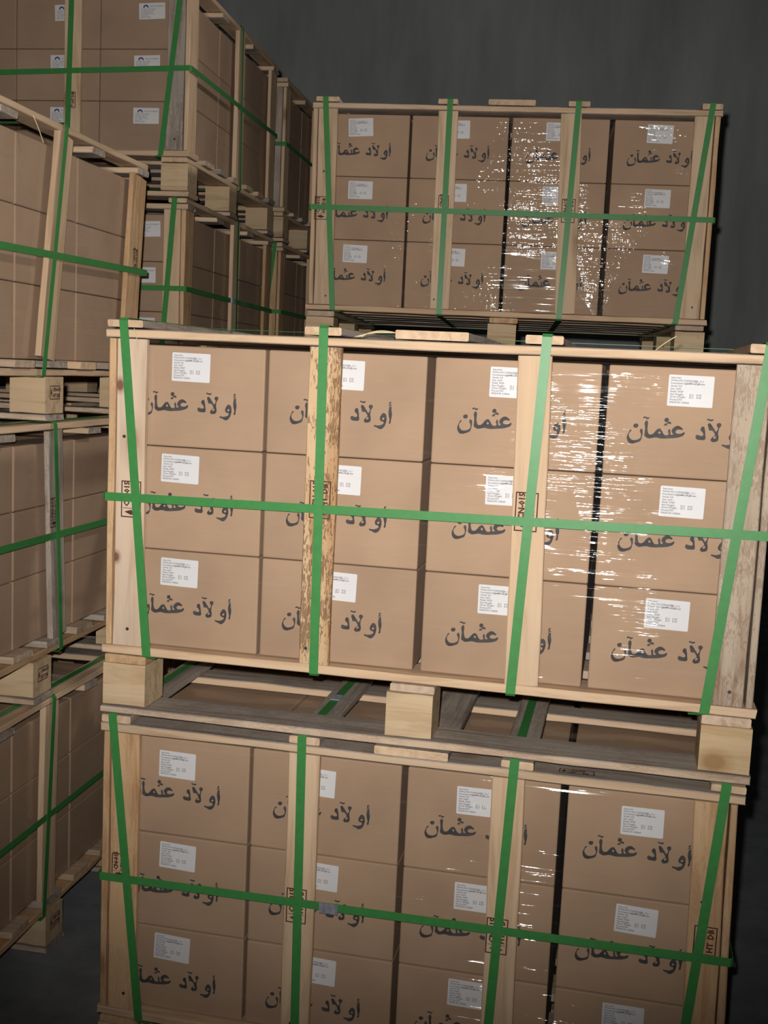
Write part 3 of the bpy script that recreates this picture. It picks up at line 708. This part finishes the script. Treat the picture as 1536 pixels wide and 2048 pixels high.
hoop(cL1, .33, .330, 'the lowest near left crate', .332); hoop(cL2, .971, .971, 'the middle near left crate', .966); hoop(cL3, 1.565, 1.564, 'the top near left crate', 1.582)
hoop(cF4, 2.172, 2.199, 'the highest far left crate', 2.204); hF3 = hoop(cF3, 1.572, 1.574, 'the third-level far left crate', 1.566); hoop(cG4, 2.20, 2.205, 'the top farthest crate', 2.20); hoop(cG3, 1.57, 1.572, 'the shaded farthest crate', 1.57)
# crimped steel seals
seal(hA, Matrix.Translation((.449, -.0024, .3935)) @ UP)
seal(sA[1], Matrix.Translation((.3875, .245, cA['top'] + .0016)) @ Matrix.Rotation(math.pi / 2, 4, 'Z'))
seal(hF3, Matrix.Translation((WL + .0024, .47, 1.571 - 2 * lev)) @ SIDE)

# ------------------------------------------------------------------ treatment marks on the timber
stamp(cB, ('front', 0, 0), STAMP, .052, 1.112 - zB); stamp(cB, ('mid', 0, 0), STAMP, .402, 1.135 - zB); stamp(cB, ('mid', 1, 0), STAMP, .758, 1.139 - zB)
stamp(cA, ('front', 0, 0), STAMPB, .041, .418); stamp(cA, ('mid', 0, 0), STAMP, .388, .389); stamp(cA, ('mid', 1, 0), STAMP, .754, .387); stamp(cA, ('front', 1, 0), STAMP, 1.104, .425)
stamp(cD, ('front', 0, 0), STAMP, .034, 1.822 - zD); stamp(cD, ('mid', 0, 0), STAMPB, .389, 1.845 - zD); stamp(cD, ('mid', 1, 0), STAMP, .744, 1.835 - zD)
stamp(cF4, ('mid', 1, 0), STAMPB, .735, 2.108 - 3 * lev)
stamp(cL3, ('side', 1, 1), STAMPB, .905, 1.612 - zL3, face='side'); stamp(cL2, ('sidemid', 1, 0), STAMP, .475, 1.02 - zL2, face='side')
def block_stamp(c, me, vert=False):
    b = [o for o in c['root'].children if o.name.startswith('block') and abs(o.location.x - (c['W'] - .043)) < .02 and abs(o.location.y - c['D'] / 2) < .09][0]
    M = SIDE.copy(); M.translation = (c['W'] - .0014, b.location.y + .002, b.location.z + .006)
    o = link('treatment_stamp', me, None); child_at(o, b, M)
for c in (cL1, cL2, cL3): block_stamp(c, STAMPB)
rail = [o for o in cA['root'].children if o.name.startswith('top_rail') and o.location.y < .06][0]
o = link('treatment_stamp', STAMPW, None); M = Matrix.Translation((.872, .022, cA['zt'] + .0006)); child_at(o, rail, M)

# splinters hanging from rough-sawn ends
def splinter(c, pts, r=.0009):
    cu = bpy.data.curves.new('s', 'CURVE'); cu.dimensions = '3D'; cu.bevel_depth = r; cu.bevel_resolution = 1
    sp = cu.splines.new('NURBS'); sp.points.add(len(pts) - 1); sp.use_endpoint_u = True; sp.order_u = 3
    for q, v in zip(sp.points, pts): q.co = (*v, 1)
    ob = bpy.data.objects.new('tmp', cu); COL.objects.link(ob)
    me = bpy.data.meshes.new_from_object(ob.evaluated_get(bpy.context.evaluated_depsgraph_get())); bpy.data.objects.remove(ob); me.materials.clear()
    return link('splinter', me, STRAW, c['root'])
splinter(cL3, [(WL + .001, .362, cL3['zt'] + .004), (WL + .01, .37, cL3['zt'] - .02), (WL + .012, .385, cL3['zt'] - .045)])
for k in range(4): splinter(cB, [(.452 + .004 * k, -.001, cB['zt'] + .001), (.478 + .003 * k, -.004, cB['zt'] + .010 + .003 * k), (.512 + .004 * k, -.002, cB['zt'] + .010)], .0006)
splinter(cB, [(.052, -.001, cB['zt']), (.062, -.006, cB['zt'] - .012), (.058, -.005, cB['zt'] - .02)], .0006)
splinter(cB, [(.95, .3, cB['zt'] + .003), (.965, .31, cB['zt'] + .02), (.99, .31, cB['zt'] + .035)], .0012)
